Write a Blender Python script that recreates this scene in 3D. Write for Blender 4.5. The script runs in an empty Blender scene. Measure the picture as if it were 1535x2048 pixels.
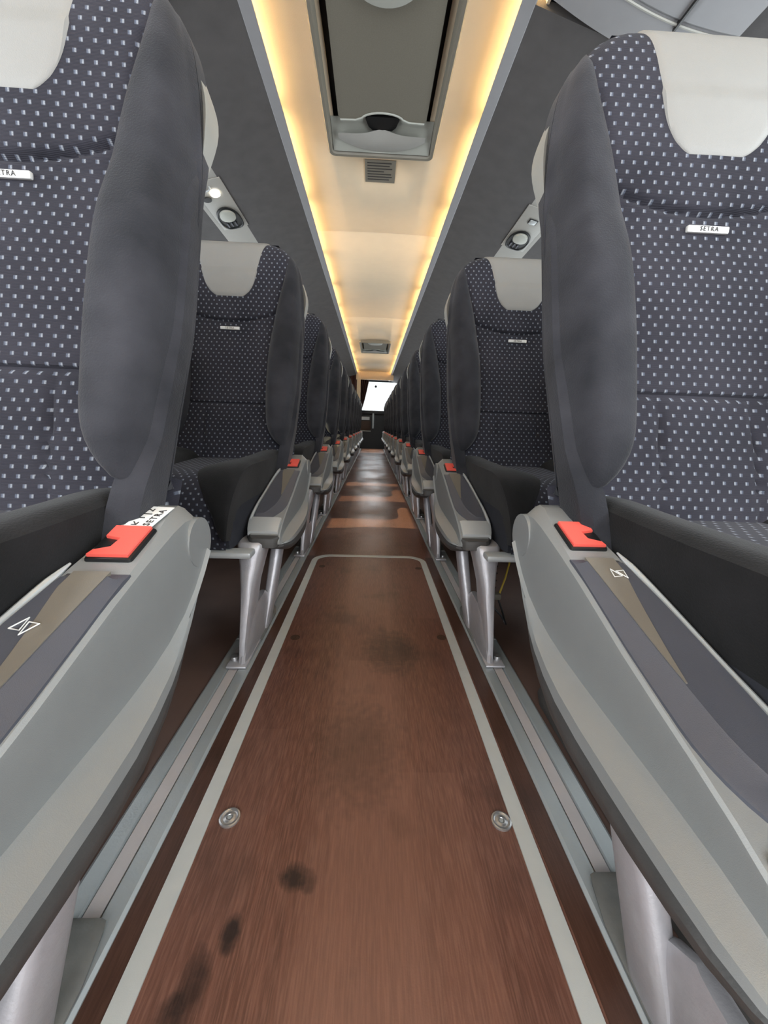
import bpy, bmesh, math, random
from mathutils import Vector, Matrix
random.seed(3)
S = bpy.context.scene
COL = S.collection

# ------------------------------------------------------------------ camera
F = 770.0
th = math.atan(171 / 770); ps = math.atan(28.5 / 770 * math.cos(th)); ro = math.radians(1.95)
r = Vector((math.cos(ps), -math.sin(ps), 0))
fw = Vector((math.sin(ps) * math.cos(th), math.cos(ps) * math.cos(th), -math.sin(th)))
u = r.cross(fw)
R = r * math.cos(ro) + u * math.sin(ro); U = -r * math.sin(ro) + u * math.cos(ro)
cd = bpy.data.cameras.new('camera'); cam = bpy.data.objects.new('camera', cd); COL.objects.link(cam)
m = Matrix((R, U, -fw)).transposed().to_4x4(); m.translation = Vector((-.005, 0, .6))
cam.matrix_world = m
cd.sensor_fit = 'VERTICAL'; cd.sensor_height = 36; cd.lens = F / 2048 * 36; cd.clip_start = .01; cd.clip_end = 200
S.camera = cam

# ------------------------------------------------------------------ light and exposure
S.view_settings.view_transform = 'Standard'; S.view_settings.look = 'None'
S.view_settings.gamma = 1; S.view_settings.use_curve_mapping = False
S.view_settings.exposure = 0.3
S.cycles.max_bounces = 6; S.cycles.diffuse_bounces = 4; S.cycles.glossy_bounces = 3
S.cycles.caustics_reflective = False; S.cycles.caustics_refractive = False
w = bpy.data.worlds.new('world'); S.world = w; w.use_nodes = True
bg = w.node_tree.nodes['Background']; bg.inputs[0].default_value = (.93, .96, 1, 1); bg.inputs[1].default_value = 2.0

def area(name, loc, rot, sx, sy, power, col=(1, 1, 1)):
    d = bpy.data.lights.new(name, 'AREA'); d.shape = 'RECTANGLE'; d.size = sx; d.size_y = sy; d.energy = power; d.color = col
    o = bpy.data.objects.new(name, d); o.location = loc; o.rotation_euler = rot; COL.objects.link(o); return o
PI = math.pi
# daylight entering by the windscreen behind the viewer, the side windows and the roof hatch
area('windscreen_daylight', (0, -2.7, 1.4), (math.radians(84), 0, 0), 2.3, 1.3, 62, (.93, .96, 1))
for s in (-1, 1):
    area('side_window_daylight', (s * 1.27, -.45, 1.3), (0, s * math.radians(90), 0), .75, 1.9, 27, (.9, .96, 1))
    area('side_window_daylight', (s * 1.255, 4.6, 1.28), (0, s * math.radians(90), 0), .55, 8.0, 30, (.92, .96, 1))
area('rear_window_daylight', (0, 12.0, 1.45), (math.radians(-90), 0, 0), 1.9, .8, 14, (.93, .96, 1))

sd_ = bpy.data.lights.new('sun', 'SUN'); sd_.energy = 6.5; sd_.angle = .01; sd_.color = (1, .80, .50)
so_ = bpy.data.objects.new('sun', sd_); COL.objects.link(so_); so_.rotation_euler = Vector((-1, .17, .98)).to_track_quat('Z', 'Y').to_euler()
# ------------------------------------------------------------------ material helpers
def srgb(r, g, b):
    def c(x):
        x /= 255; return x / 12.92 if x <= .04045 else ((x + .055) / 1.055) ** 2.4
    return (c(r), c(g), c(b), 1)

class NT:
    def __init__(s, name):
        s.m = bpy.data.materials.new(name); s.m.use_nodes = True; s.t = s.m.node_tree
        s.b = s.t.nodes['Principled BSDF']
    def n(s, kind, **kw):
        x = s.t.nodes.new(kind)
        for k, v in kw.items(): setattr(x, k, v)
        return x
    def l(s, a, b): s.t.links.new(a, b)
    def math(s, op, a, b=None, c=None):
        x = s.n('ShaderNodeMath', operation=op)
        for i, v in enumerate((a, b, c)):
            if v is None: continue
            if isinstance(v, (int, float)): x.inputs[i].default_value = v
            else: s.l(v, x.inputs[i])
        return x.outputs[0]
    def mix(s, f, a, b):
        x = s.n('ShaderNodeMix', data_type='RGBA')
        for i, v in ((0, f), (6, a), (7, b)):
            if isinstance(v, (int, float)): x.inputs[i].default_value = v
            elif isinstance(v, tuple): x.inputs[i].default_value = v
            else: s.l(v, x.inputs[i])
        return x.outputs[2]
    def noise(s, scale, detail=3, coord='Object', vscale=None, rough=.5):
        tc = s.n('ShaderNodeTexCoord'); o = tc.outputs[coord]
        if vscale:
            mp = s.n('ShaderNodeMapping'); mp.inputs['Scale'].default_value = vscale; s.l(o, mp.inputs[0]); o = mp.outputs[0]
        x = s.n('ShaderNodeTexNoise'); x.inputs['Scale'].default_value = scale; x.inputs['Detail'].default_value = detail
        x.inputs['Roughness'].default_value = rough
        s.l(o, x.inputs['Vector']); return x.outputs['Fac']
    def ramp(s, f, a, b):
        x = s.n('ShaderNodeMapRange'); x.inputs[1].default_value = a; x.inputs[2].default_value = b; s.l(f, x.inputs[0]); return x.outputs[0]
    def bump(s, h, strength, dist=.002):
        x = s.n('ShaderNodeBump'); x.inputs['Strength'].default_value = strength; x.inputs['Distance'].default_value = dist
        s.l(h, x.inputs['Height']); s.l(x.outputs[0], s.b.inputs['Normal'])
    def set(s, col=None, rough=None, metal=None, spec=None, sheen=None):
        if col is not None:
            if isinstance(col, tuple): s.b.inputs['Base Color'].default_value = col
            else: s.l(col, s.b.inputs['Base Color'])
        if rough is not None:
            if isinstance(rough, float): s.b.inputs['Roughness'].default_value = rough
            else: s.l(rough, s.b.inputs['Roughness'])
        if metal is not None: s.b.inputs['Metallic'].default_value = metal
        if spec is not None: s.b.inputs['Specular IOR Level'].default_value = spec
        if sheen is not None: s.b.inputs['Sheen Weight'].default_value = sheen; s.b.inputs['Sheen Roughness'].default_value = .45
        return s.m

def plain(name, c, rough=.5, metal=0., vary=.08, scale=30, bump=.15, bscale=900, spec=.5):
    t = NT(name)
    f = t.noise(scale, 3)
    a = tuple(x * (1 - vary) for x in c[:3]) + (1,); b = tuple(min(1, x * (1 + vary)) for x in c[:3]) + (1,)
    t.set(t.mix(f, a, b), rough, metal, spec)
    if bump: t.bump(t.noise(bscale, 2), bump, .0006)
    return t.m

def black_velour(name='black_velour', col_a=srgb(44, 45, 49), col_b=srgb(68, 68, 73), sheen=.15):
    t = NT(name)
    f = t.ramp(t.noise(9, 4), .35, .75)
    c = t.mix(f, col_a, col_b)
    t.set(c, 1., 0., .12, sheen)
    t.bump(t.noise(420, 3), .5, .0015)
    return t.m

def dotted(name, base_a, base_b, dot_a, dot_b):
    t = NT(name)
    uv = t.n('ShaderNodeUVMap').outputs[0]
    sp = t.n('ShaderNodeSeparateXYZ'); t.l(uv, sp.inputs[0])
    v = t.math('DIVIDE', sp.outputs[1], .0128)
    row = t.math('FLOOR', v)
    par = t.math('MULTIPLY', t.math('FLOORED_MODULO', row, 2.0), .5)
    uu = t.math('ADD', t.math('DIVIDE', sp.outputs[0], .0178), par)
    fx = t.math('SUBTRACT', t.math('FRACT', uu), .5); fy = t.math('SUBTRACT', t.math('FRACT', v), .5)
    def step(a, lim, soft):
        x = t.n('ShaderNodeMapRange'); x.inputs[1].default_value = lim - soft; x.inputs[2].default_value = lim + soft
        x.inputs[3].default_value = 1; x.inputs[4].default_value = 0; t.l(t.math('ABSOLUTE', a), x.inputs[0]); return x.outputs[0]
    dot = t.math('MULTIPLY', step(fx, .135, .03), step(fy, .195, .045))
    half = t.math('GREATER_THAN', fx, 0.0)
    wear = t.ramp(t.noise(7, 4), .3, .75)
    rib = t.math('MULTIPLY', t.math('ADD', t.math('SINE', t.math('MULTIPLY', sp.outputs[1], 2 * PI / .0016)), 1.0), .5)
    base = t.mix(wear, base_a, base_b)
    base = t.mix(t.math('MULTIPLY', rib, .35), base, (.012, .012, .016, 1))
    dc = t.mix(half, dot_a, dot_b)
    speck = t.ramp(t.noise(900, 2, 'UV'), .3, .6)
    dot = t.math('MULTIPLY', dot, t.math('ADD', t.math('MULTIPLY', speck, .4), .6))
    t.set(t.mix(dot, base, dc), 1., 0., .1, .08)
    h = t.math('ADD', t.math('MULTIPLY', rib, .6), dot)
    t.bump(h, .5, .0008)
    return t.m

def floor_mat(name, ca, cb, cc, rough0=.28, stains_patches=True):
    t = NT(name)
    tc = t.n('ShaderNodeTexCoord'); o = tc.outputs['Object']
    sp = t.n('ShaderNodeSeparateXYZ'); t.l(o, sp.inputs[0])
    grain = t.noise(1, 5, vscale=(90, 5, 1), rough=.65)
    fine = t.noise(1, 3, vscale=(420, 22, 1), rough=.6)
    # printed boards, 95 mm wide, joints staggered
    bx = t.math('FLOOR', t.math('DIVIDE', t.math('ADD', sp.outputs[0], .052), .105))
    by = t.math('FLOOR', t.math('ADD', t.math('DIVIDE', sp.outputs[1], .9), t.math('MULTIPLY', bx, .37)))
    cmb = t.n('ShaderNodeCombineXYZ'); t.l(bx, cmb.inputs[0]); t.l(by, cmb.inputs[1])
    wn = t.n('ShaderNodeTexWhiteNoise', noise_dimensions='2D'); t.l(cmb.outputs[0], wn.inputs[0])
    board = wn.outputs[0]
    col = t.mix(t.ramp(grain, .3, .7), ca, cb)
    col = t.mix(t.math('MULTIPLY', t.ramp(fine, .42, .66), .5), col, cc)
    col = t.mix(t.math('MULTIPLY', board, .38), col, cc)
    lane = t.math('MULTIPLY', t.ramp(sp.outputs[0], -.095, -.070), t.ramp(sp.outputs[0], .09, .06))
    col = t.mix(t.math('MULTIPLY', lane, .34), col, cc)
    wear = t.ramp(t.noise(2.2, 4, vscale=(1.2, .8, 1)), .42, .72)
    dirt = t.ramp(t.noise(6, 5), .55, .78)
    col = t.mix(t.math('MULTIPLY', dirt, .55), col, (.014, .010, .008, 1))
    if stains_patches:
        for (x, y, rx, ry, s) in ((-.095, .405, .018, .016, .85), (-.16, .345, .013, .018, .85), (-.185, .302, .016, .03, .7), (-.2, .275, .014, .02, .7),
                                  (-.075, .40, .01, .014, .6), (.06, .95, .07, .10, .55), (-.02, .62, .08, .12, .35)):  # the last two entries are broad darker patches in mid aisle
            dx = t.math('DIVIDE', t.math('SUBTRACT', sp.outputs[0], x), rx)
            dy = t.math('DIVIDE', t.math('SUBTRACT', sp.outputs[1], y), ry)
            d = t.math('ADD', t.math('MULTIPLY', dx, dx), t.math('MULTIPLY', dy, dy))
            d = t.math('ADD', d, t.math('MULTIPLY', t.math('SUBTRACT', t.noise(60, 4), .5), 2.2))
            k = t.math('MULTIPLY', t.ramp(d, 1.5, .1), s)
            col = t.mix(k, col, (.012, .011, .011, 1))
    rg = t.math('ADD', t.math('MULTIPLY', wear, .22), rough0)
    t.set(col, rg, 0., .5)
    t.bump(t.math('ADD', fine, t.math('MULTIPLY', t.noise(500, 2), .6)), .25, .0008)
    return t.m

M = {}
M['velour'] = black_velour()
M['velour_dark'] = black_velour('dark_cushion_velour', srgb(33, 33, 33), srgb(47, 46, 47), .08)
M['dots'] = dotted('dotted_fabric', srgb(49, 49, 56), srgb(68, 67, 75), srgb(150, 155, 163), srgb(98, 104, 118))
M['core'] = plain('seat_side_fabric', srgb(56, 57, 62), 1., vary=.15, bump=.5, bscale=500, spec=.1)
M['leather'] = plain('pale_leather', srgb(142, 141, 137), .5, vary=.03, bump=.5, bscale=700)
M['shell'] = plain('pale_shell', srgb(160, 159, 152), .45)
M['silver'] = plain('silver_plastic', srgb(140, 142, 141), .38, metal=.15, vary=.05, bump=.25, bscale=1400)
M['silver_light'] = plain('silver_bright', srgb(186, 190, 190), .33, metal=.2, vary=.05)
M['cast'] = plain('cast_aluminium', srgb(194, 192, 195), .36, metal=.35, vary=.12, scale=60, bump=.6, bscale=300)
M['pad'] = plain('slate_pad', srgb(78, 80, 88), .42, vary=.08, bump=.35, bscale=1600)
M['pad_sheen'] = plain('taupe_pad_sheen', srgb(120, 114, 104), .5, vary=.08, bump=.35, bscale=1600)  # tone for the reflected light painted on the armrest pad
M['rubber'] = plain('scuffed_rubber', srgb(74, 72, 70), .5, vary=.22, scale=50, bump=.4, bscale=400)
M['shoe'] = plain('dirty_grey_shoe', srgb(118, 118, 114), .6, vary=.3, scale=40, bump=.4, bscale=300)
M['black'] = plain('black_plastic', srgb(22, 23, 24), .4, vary=.1)
M['red'] = plain('red_plastic', srgb(240, 96, 84), .38, vary=.04)
M['white'] = plain('white_print', srgb(232, 232, 228), .5, vary=.02, bump=0)
M['ink'] = plain('dark_print', srgb(52, 50, 50), .6, vary=.02, bump=0)
M['chrome'] = plain('brushed_steel', srgb(200, 200, 200), .3, metal=.8, vary=.05)
M['rail'] = plain('aluminium_rail', srgb(184, 191, 192), .4, metal=.45, vary=.1, scale=18, bump=.4, bscale=260)
M['rail_strip'] = plain('pale_rail_strip', srgb(190, 184, 182), .5, vary=.08, scale=30)
M['stripe'] = plain('grey_floor_stripe', srgb(196, 199, 195), .5, vary=.06, scale=40)
M['floor'] = floor_mat('wood_effect_vinyl', srgb(72, 44, 36), srgb(102, 64, 52), srgb(148, 108, 92))
M['floor_dark'] = floor_mat('dark_wood_vinyl', srgb(60, 40, 32), srgb(78, 52, 42), srgb(98, 70, 58), stains_patches=False)
M['floor_black'] = plain('dark_under_seat_floor', srgb(98, 78, 70), .5, vary=.35, scale=6, bump=.5, bscale=200)
M['headliner'] = plain('charcoal_carpet', srgb(92, 90, 90), 1., vary=.15, scale=14, bump=.9, bscale=380, spec=.1)
M['lip'] = plain('grey_lip', srgb(150, 150, 152), .5, vary=.04)
M['ceiling'] = plain('cream_ceiling', srgb(226, 208, 180), .75, vary=.04, scale=12, bump=.4, bscale=260)
M['taupe'] = plain('taupe_frame', srgb(122, 117, 105), .55, vary=.05, bump=.5, bscale=420)
M['hatch'] = plain('speckled_hatch', srgb(116, 111, 98), .8, vary=.16, scale=260, bump=.7, bscale=300)
M['grip'] = plain('grey_grip', srgb(170, 171, 162), .5, vary=.06, bump=.4, bscale=500)
M['psu'] = plain('console_grey', srgb(158, 156, 150), .5, vary=.04, bump=.4, bscale=600)
M['beige'] = plain('beige_panel', srgb(214, 186, 148), .55, vary=.05)
M['curtain'] = plain('brown_curtain', srgb(74, 44, 36), .9, vary=.2, scale=30, bump=.4, bscale=300)
M['wall'] = plain('dark_wall', srgb(70, 70, 72), .8, vary=.1)
M['orange'] = plain('orange_tag', srgb(214, 112, 54), .5, vary=.04)
M['yellow'] = plain('yellow_wire', srgb(206, 178, 66), .5, vary=.04)
M['brown'] = plain('brown_counter', srgb(70, 48, 34), .5, vary=.1)
def emit(name, c, s):
    t = NT(name); t.b.inputs['Emission Color'].default_value = c; t.b.inputs['Emission Strength'].default_value = s
    t.b.inputs['Base Color'].default_value = (.8, .8, .8, 1); return t.m
M['cove'] = emit('warm_cove_light', (1, .70, .33, 1), 26)
def glass():
    t = NT('tinted_glass'); a = t.n('ShaderNodeBsdfTransparent'); a.inputs[0].default_value = (.8, .84, .84, 1)
    g = t.n('ShaderNodeBsdfGlossy'); g.inputs['Roughness'].default_value = .05; mx = t.n('ShaderNodeMixShader'); mx.inputs[0].default_value = .06
    t.l(a.outputs[0], mx.inputs[1]); t.l(g.outputs[0], mx.inputs[2]); t.l(mx.outputs[0], t.t.nodes['Material Output'].inputs[0]); return t.m
M['glass'] = glass()
M['lamp'] = emit('reading_light', (1, .93, .8, 1), 9)

# ------------------------------------------------------------------ mesh helpers
def link(name, bm, mat, parent=None, smooth=True, loc=None, ang=40):
    bmesh.ops.recalc_face_normals(bm, faces=bm.faces)
    me = bpy.data.meshes.new(name); bm.to_mesh(me); bm.free()
    for x in (mat if isinstance(mat, list) else [mat]): me.materials.append(x)
    if smooth:
        for p in me.polygons: p.use_smooth = True
        try: me.set_sharp_from_angle(angle=math.radians(ang))
        except Exception: pass
    o = bpy.data.objects.new(name, me); COL.objects.link(o)
    if parent: o.parent = parent
    if loc: o.location = loc
    return o

def empty(name, loc, label, cat, group=None):
    o = bpy.data.objects.new(name, None); COL.objects.link(o); o.location = loc; o.empty_display_size = .05
    o['label'] = label; o['category'] = cat
    if group: o['group'] = group
    return o
def tag(o, label, cat, group=None):
    o['label'] = label; o['category'] = cat
    if group: o['group'] = group
    return o
def struct(o): o['kind'] = 'structure'; return o

def box(bm, x0, x1, y0, y1, z0, z1, bev=0, seg=2):
    vs = [bm.verts.new((x, y, z)) for x in (x0, x1) for y in (y0, y1) for z in (z0, z1)]
    fs = [(0, 1, 3, 2), (4, 6, 7, 5), (0, 4, 5, 1), (2, 3, 7, 6), (0, 2, 6, 4), (1, 5, 7, 3)]
    ff = [bm.faces.new([vs[i] for i in f]) for f in fs]
    if bev:
        es = list({e for f in ff for e in f.edges})
        bmesh.ops.bevel(bm, geom=es, offset=bev, segments=seg, profile=.5, affect='EDGES')
    return bm
def bx(*a, **k): return box(bmesh.new(), *a, **k)

def loft(bm, secs, caps=True, uvf=None):
    rows = [[bm.verts.new(p) for p in s] for s in secs]
    n = len(secs[0])
    for a, b in zip(rows, rows[1:]):
        for i in range(n):
            bm.faces.new((a[i], a[(i + 1) % n], b[(i + 1) % n], b[i]))
    if caps: bm.faces.new(rows[0]); bm.faces.new(rows[-1])
    return bm

def grid(bm, P, UV=None):
    """P[i][j] points"""
    V = [[bm.verts.new(p) for p in row] for row in P]
    uvl = bm.loops.layers.uv.verify() if UV else None
    for i in range(len(P) - 1):
        for j in range(len(P[0]) - 1):
            try: f = bm.faces.new((V[i][j], V[i][j + 1], V[i + 1][j + 1], V[i + 1][j]))
            except ValueError: continue
            if UV:
                for lp, (a, b) in zip(f.loops, ((i, j), (i, j + 1), (i + 1, j + 1), (i + 1, j))):
                    lp[uvl].uv = UV[a][b]
    return bm

def tube(bm, pts, rad, n=8, caps=True):
    pts = [Vector(p) for p in pts]; secs = []
    for i, p in enumerate(pts):
        d = (pts[min(i + 1, len(pts) - 1)] - pts[max(i - 1, 0)]).normalized()
        a = d.cross(Vector((0, 0, 1)));
        if a.length < .05: a = d.cross(Vector((1, 0, 0)))
        a.normalize(); b = d.cross(a)
        rr = rad[i] if isinstance(rad, (list, tuple)) else rad
        secs.append([p + (a * math.cos(t) + b * math.sin(t)) * rr for t in [2 * PI * k / n for k in range(n)]])
    return loft(bm, secs, caps)

def disc(bm, c, axis, rad, h, n=24, bev=0):
    """solid disc/cylinder along axis 'x','y','z' starting at c"""
    secs = []
    prof = [(rad * .98, 0), (rad, h * .3), (rad, h * .8), (rad * .9, h)] if bev else [(rad, 0), (rad, h)]
    for rr, hh in prof:
        s = []
        for k in range(n):
            t = 2 * PI * k / n; a, b = rr * math.cos(t), rr * math.sin(t)
            p = {'z': (c[0] + a, c[1] + b, c[2] + hh), 'x': (c[0] + hh, c[1] + a, c[2] + b), 'y': (c[0] + a, c[1] + hh, c[2] + b)}[axis]
            s.append(p)
        secs.append(s)
    return loft(bm, secs)

def lerp(tab, x):
    if x <= tab[0][0]: return tab[0][1]
    for (a, va), (b, vb) in zip(tab, tab[1:]):
        if x <= b:
            k = (x - a) / (b - a); return va + (vb - va) * k
    return tab[-1][1]
def sm(tab, x):  # smooth (catmull) interpolation
    if x <= tab[0][0]: return tab[0][1]
    if x >= tab[-1][0]: return tab[-1][1]
    for i in range(len(tab) - 1):
        if x <= tab[i + 1][0]:
            x0, y0 = tab[i]; x1, y1 = tab[i + 1]
            ym = tab[i - 1] if i else (2 * x0 - x1, 2 * y0 - y1)
            yp = tab[i + 2] if i + 2 < len(tab) else (2 * x1 - x0, 2 * y1 - y0)
            m0 = (y1 - ym[1]) / (x1 - ym[0]); m1 = (yp[1] - y0) / (yp[0] - x0); h = x1 - x0; t = (x - x0) / h
            return (2*t**3-3*t*t+1)*y0+(t**3-2*t*t+t)*h*m0+(-2*t**3+3*t*t)*y1+(t**3-t*t)*h*m1

def text(name, body, size, mat, parent, matrix, spacing=1.0, extrude=.0003):
    c = bpy.data.curves.new(name, 'FONT'); c.body = body; c.size = size; c.align_x = 'CENTER'; c.align_y = 'CENTER'
    c.extrude = extrude; c.space_character = spacing; c.materials.append(mat); c.resolution_u = 2
    tmp = bpy.data.objects.new(name, c); COL.objects.link(tmp); bpy.context.view_layer.update()
    me = bpy.data.meshes.new_from_object(tmp.evaluated_get(bpy.context.evaluated_depsgraph_get())); bpy.data.objects.remove(tmp)
    o = bpy.data.objects.new(name, me); COL.objects.link(o); o.parent = parent; o.matrix_local = matrix; return o

# ------------------------------------------------------------------ room shell
def quad(bm, pts):
    return bm.faces.new([bm.verts.new(p) for p in pts])
def slab(name, x0, x1, y0, y1, z0, z1, mat, bev=0): return link(name, bx(x0, x1, y0, y1, z0, z1, bev=bev), mat, smooth=bev > 0)
END = 10.45
struct(slab('floor', -.29, .29, -2.8, END, -.05, 0, M['floor']))
for s, nm in ((-1, 'left'), (1, 'right')):
    a, b = sorted((s * .375, s * 1.3))
    struct(slab('floor_' + nm, a, b, -2.8, END, -.05, -.002, M['floor_black']))
    a, b = sorted((s * .258, s * .2925))
    struct(slab('trim_dark_' + nm, a, b, -2.8, 1.72, 0, .0012, M['floor_dark']))

# seat rails: a channel with a recessed pale strip; rail ends where the near legs' base covers start
def rail(s):
    t = empty('seat_rail', (s * .3325, 0, 0), 'aluminium seat rail set in the floor under the %s seats' % ('left' if s < 0 else 'right'), 'rail')
    bm = bmesh.new(); x0 = -.0405
    prof = [(-.0405, -.02), (-.0405, .003), (-.036, .006), (-.014, .006), (-.012, .001), (.012, .001), (.014, .006), (.036, .006), (.0405, .003), (.0405, -.02)]
    loft(bm, [[(x, y, z) for x, z in prof] for y in (-1.0, END)])
    link('rail_channel', bm, M['rail'], t, smooth=False)
    link('rail_insert', bx(-.0105, .0105, -1.0, END, .0012, .0035), M['rail_strip'], t, smooth=False)
    return t
rail(-1); rail(1)

# floor hatch outline stripe (one closed band with rounded far corners)
def stripe():
    def path(hw, ye, rc):
        p = [(-hw, -1.0)]
        for k in range(9):
            a = PI - k * PI / 16; p.append((-hw + rc + rc * math.cos(a), ye - rc + rc * math.sin(a)))
        q = [(-x, y) for x, y in reversed(p)]
        return p + q
    o = path(.2585, 1.738, .085); i = path(.2335, 1.715, .062)
    cx = -.005
    bm = bmesh.new(); P = []
    for (a, b), (c, d) in zip(o, i): P.append([(a + cx, b, 0), (a + cx, b, .0022), (c + cx, d, .0022), (c + cx, d, 0)])
    grid(bm, P)
    ob = link('floor_hatch_stripe', bm, M['stripe'], smooth=False)
    return tag(ob, 'long grey stripe outlining the floor hatch along the aisle', 'floor stripe')
stripe()
# floor hatch fasteners
fas = [(-.21, .485, 1), (.213, .479, 1), (-.211, 1.008, 0), (.213, 1.019, 0), (-.208, 1.585, 0), (.21, 1.582, 0)]
def place(x): return 'left' if x < 0 else 'right'
for (x, y, k) in fas:
    t = empty('floor_fastener', (x, y, 0), ('round steel floor fastener nearest the camera beside the %s stripe' if k else
        ('worn flush floor fastener by the %s stripe, middle of its side' if y < 1.3 else 'small flush floor fastener near the far %s corner of the hatch stripe')) % place(x), 'fastener', 'floor hatch fasteners')
    bm = bmesh.new(); rr = .0155 if k else .0135; h = .0028 if k else .0008
    prof = [(rr, 0), (rr, h), (rr * .86, h * 1.2), (rr * .72, h * .7), (rr * .55, h * .7), (rr * .45, h * 1.1), (rr * .3, h * 1.1), (rr * .22, h * .5), (.0004, h * .4)]
    loft(bm, [[(a * math.cos(2*PI*j/24), a * math.sin(2*PI*j/24), z) for j in range(24)] for a, z in prof])
    link('washer', bm, M['chrome'] if k else M['brown'], t)
    link('screw_head', disc(bmesh.new(), (0, 0, 0), 'z', rr * .2, h * 1.05, 12), M['rail'] if k else M['brown'], t)

# ceiling panels; the lit cream centre with dark joints, holes where the hatches sit
ZC = 1.955
def panel(y0, y1, hole=None):
    bm = bmesh.new(); g = .003; y0 += g; y1 -= g
    def hgt(x): return ZC + .012 * (1 - (x / .5) ** 2)
    xs = [-.52, -.46, -.38, -.27, -.22, -.1, 0, .1, .22, .27, .38, .46, .52]
    ys = [y0, y1] if not hole else [y0, hole[0], hole[1], y1]
    ys = sorted(set(ys))
    for a, b in zip(ys, ys[1:]):
        for i in range(len(xs) - 1):
            if hole and a >= hole[0] - 1e-6 and b <= hole[1] + 1e-6 and -.245 < (xs[i] + xs[i+1]) / 2 < .245: continue
            v = [(xs[i], a, hgt(xs[i])), (xs[i+1], a, hgt(xs[i+1])), (xs[i+1], b, hgt(xs[i+1])), (xs[i], b, hgt(xs[i]))]
            quad(bm, v)
    bmesh.ops.remove_doubles(bm, verts=bm.verts, dist=1e-4)
    o = link('ceiling', bm, M['ceiling']); md = o.modifiers.new('t', 'SOLIDIFY'); md.thickness = .012; md.offset = 1
    return struct(o)
panel(-2.8, 1.0); panel(1.0, 3.16, (1.36, 2.27)); panel(3.16, 5.4); panel(5.4, 7.95, (6.72, 7.63)); panel(7.95, END)
struct(slab('ceiling_roof', -1.3, 1.3, -2.8, 12.6, 2.03, 2.06, M['wall']))

def soffit(s):
    nm = 'left' if s < 0 else 'right'; y1 = 10.6 if s < 0 else 11.8
    def ex(name, prof, mat, y0, y1, parent=None):
        bm = bmesh.new(); loft(bm, [[(s * x, y, z) for x, z in prof] for y in (y0, y1)]); return link(name, bm, mat, parent, smooth=False)
    # grey lip hiding the cove lights
    struct(ex('trim_lip_' + nm, [(.423, 1.9), (.426, 1.913), (.469, 1.913), (.469, 1.898), (.4645, 1.896)], M['lip'], -2.8, y1))
    struct(ex('wall_cove_' + nm, [(.50, 1.9), (.50, 2.03), (.51, 2.03), (.51, 1.9)], M['ceiling'], -2.8, y1))
    struct(ex('ceiling_soffit_' + nm, [(.467, 1.897), (.467, 1.915), (.82, 1.86), (.82, 1.797)], M['headliner'], 1.5, y1))
    struct(ex('trim_console_' + nm, [(.82, 1.797), (.82, 1.86), (.985, 1.84), (.985, 1.756)], M['psu'], 1.3, y1))
    struct(ex('ceiling_rack_' + nm, [(.985, 1.757), (.985, 1.84), (1.3, 1.84), (1.3, 1.70)], M['headliner'], -2.8, y1))
soffit(-1); soffit(1)

# cove lights: short warm tubes lying on the lips
for s in (-1, 1):
    t = empty('cove_light', (s * .478, 0, 1.92), 'row of warm tube lights hidden behind the grey lip of the %s ceiling cove' % place(s), 'light')
    y = -.8
    while y < 10.2:
        link('light_tube', tube(bmesh.new(), [(0, y, 0), (0, y + .64, 0)], .006, 6), M['cove'], t)
        y += .72

# side walls with window band, rear wall with window
for s, nm in ((-1, 'left'), (1, 'right')):
    a, b = sorted((s * 1.28, s * 1.34))
    struct(slab('wall_' + nm, a, b, -2.8, 12.6, -.05, 1.0, M['wall']))
    struct(slab('wall_upper_' + nm, a, b, -2.8, 12.6, 1.58, 2.05, M['wall']))
    for i, y in enumerate((-2.8, .32, 8.7, 12.4)):
        struct(slab('wall_pillar_' + nm, a, b, y, y + .2, 1.0, 1.58, M['wall']))
    for i, (p, q) in enumerate(((-1.4, .32), (.52, 8.7), (8.9, 12.4))):
        a2, b2 = sorted((s * 1.30, s * 1.306))
        struct(slab('window_%d' % (i + 1 + (3 if s > 0 else 0)), a2, b2, p, q, 1.0, 1.58, M['glass']))
    if s < 0:
        for p, q in ((-1.4, 2.35), (4.35, 8.7)): struct(slab('wall_sun_mask_left', -1.299, -1.285, p, q, 1.0, 1.58, M['curtain']))  # unseen, added to let the sun in at a few rows only
struct(slab('floor_rear', -1.3, 1.3, END, 12.6, -.5, -.42, M['floor_black']))
struct(slab('wall_stair', -1.3, 1.3, END - .02, END, -.5, -.05, M['wall']))
struct(slab('wall_rear', -1.3, 1.3, 12.3, 12.4, -.5, 1.03, M['wall']))
struct(slab('wall_rear_upper', -1.3, 1.3, 12.3, 12.4, 1.92, 2.05, M['wall']))
for s in (-1, 1):
    a, b = sorted((s * 1.0, s * 1.3)); struct(slab('wall_rear_' + place(s), a, b, 12.3, 12.4, 1.03, 1.92, M['wall']))
struct(slab('window_7', -1.0, 1.0, 12.34, 12.346, 1.03, 1.92, M['glass']))
ot = struct(slab('trim_1', -.46, .5, 10.44, 10.5, 1.765, 1.975, M['beige']))

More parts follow.
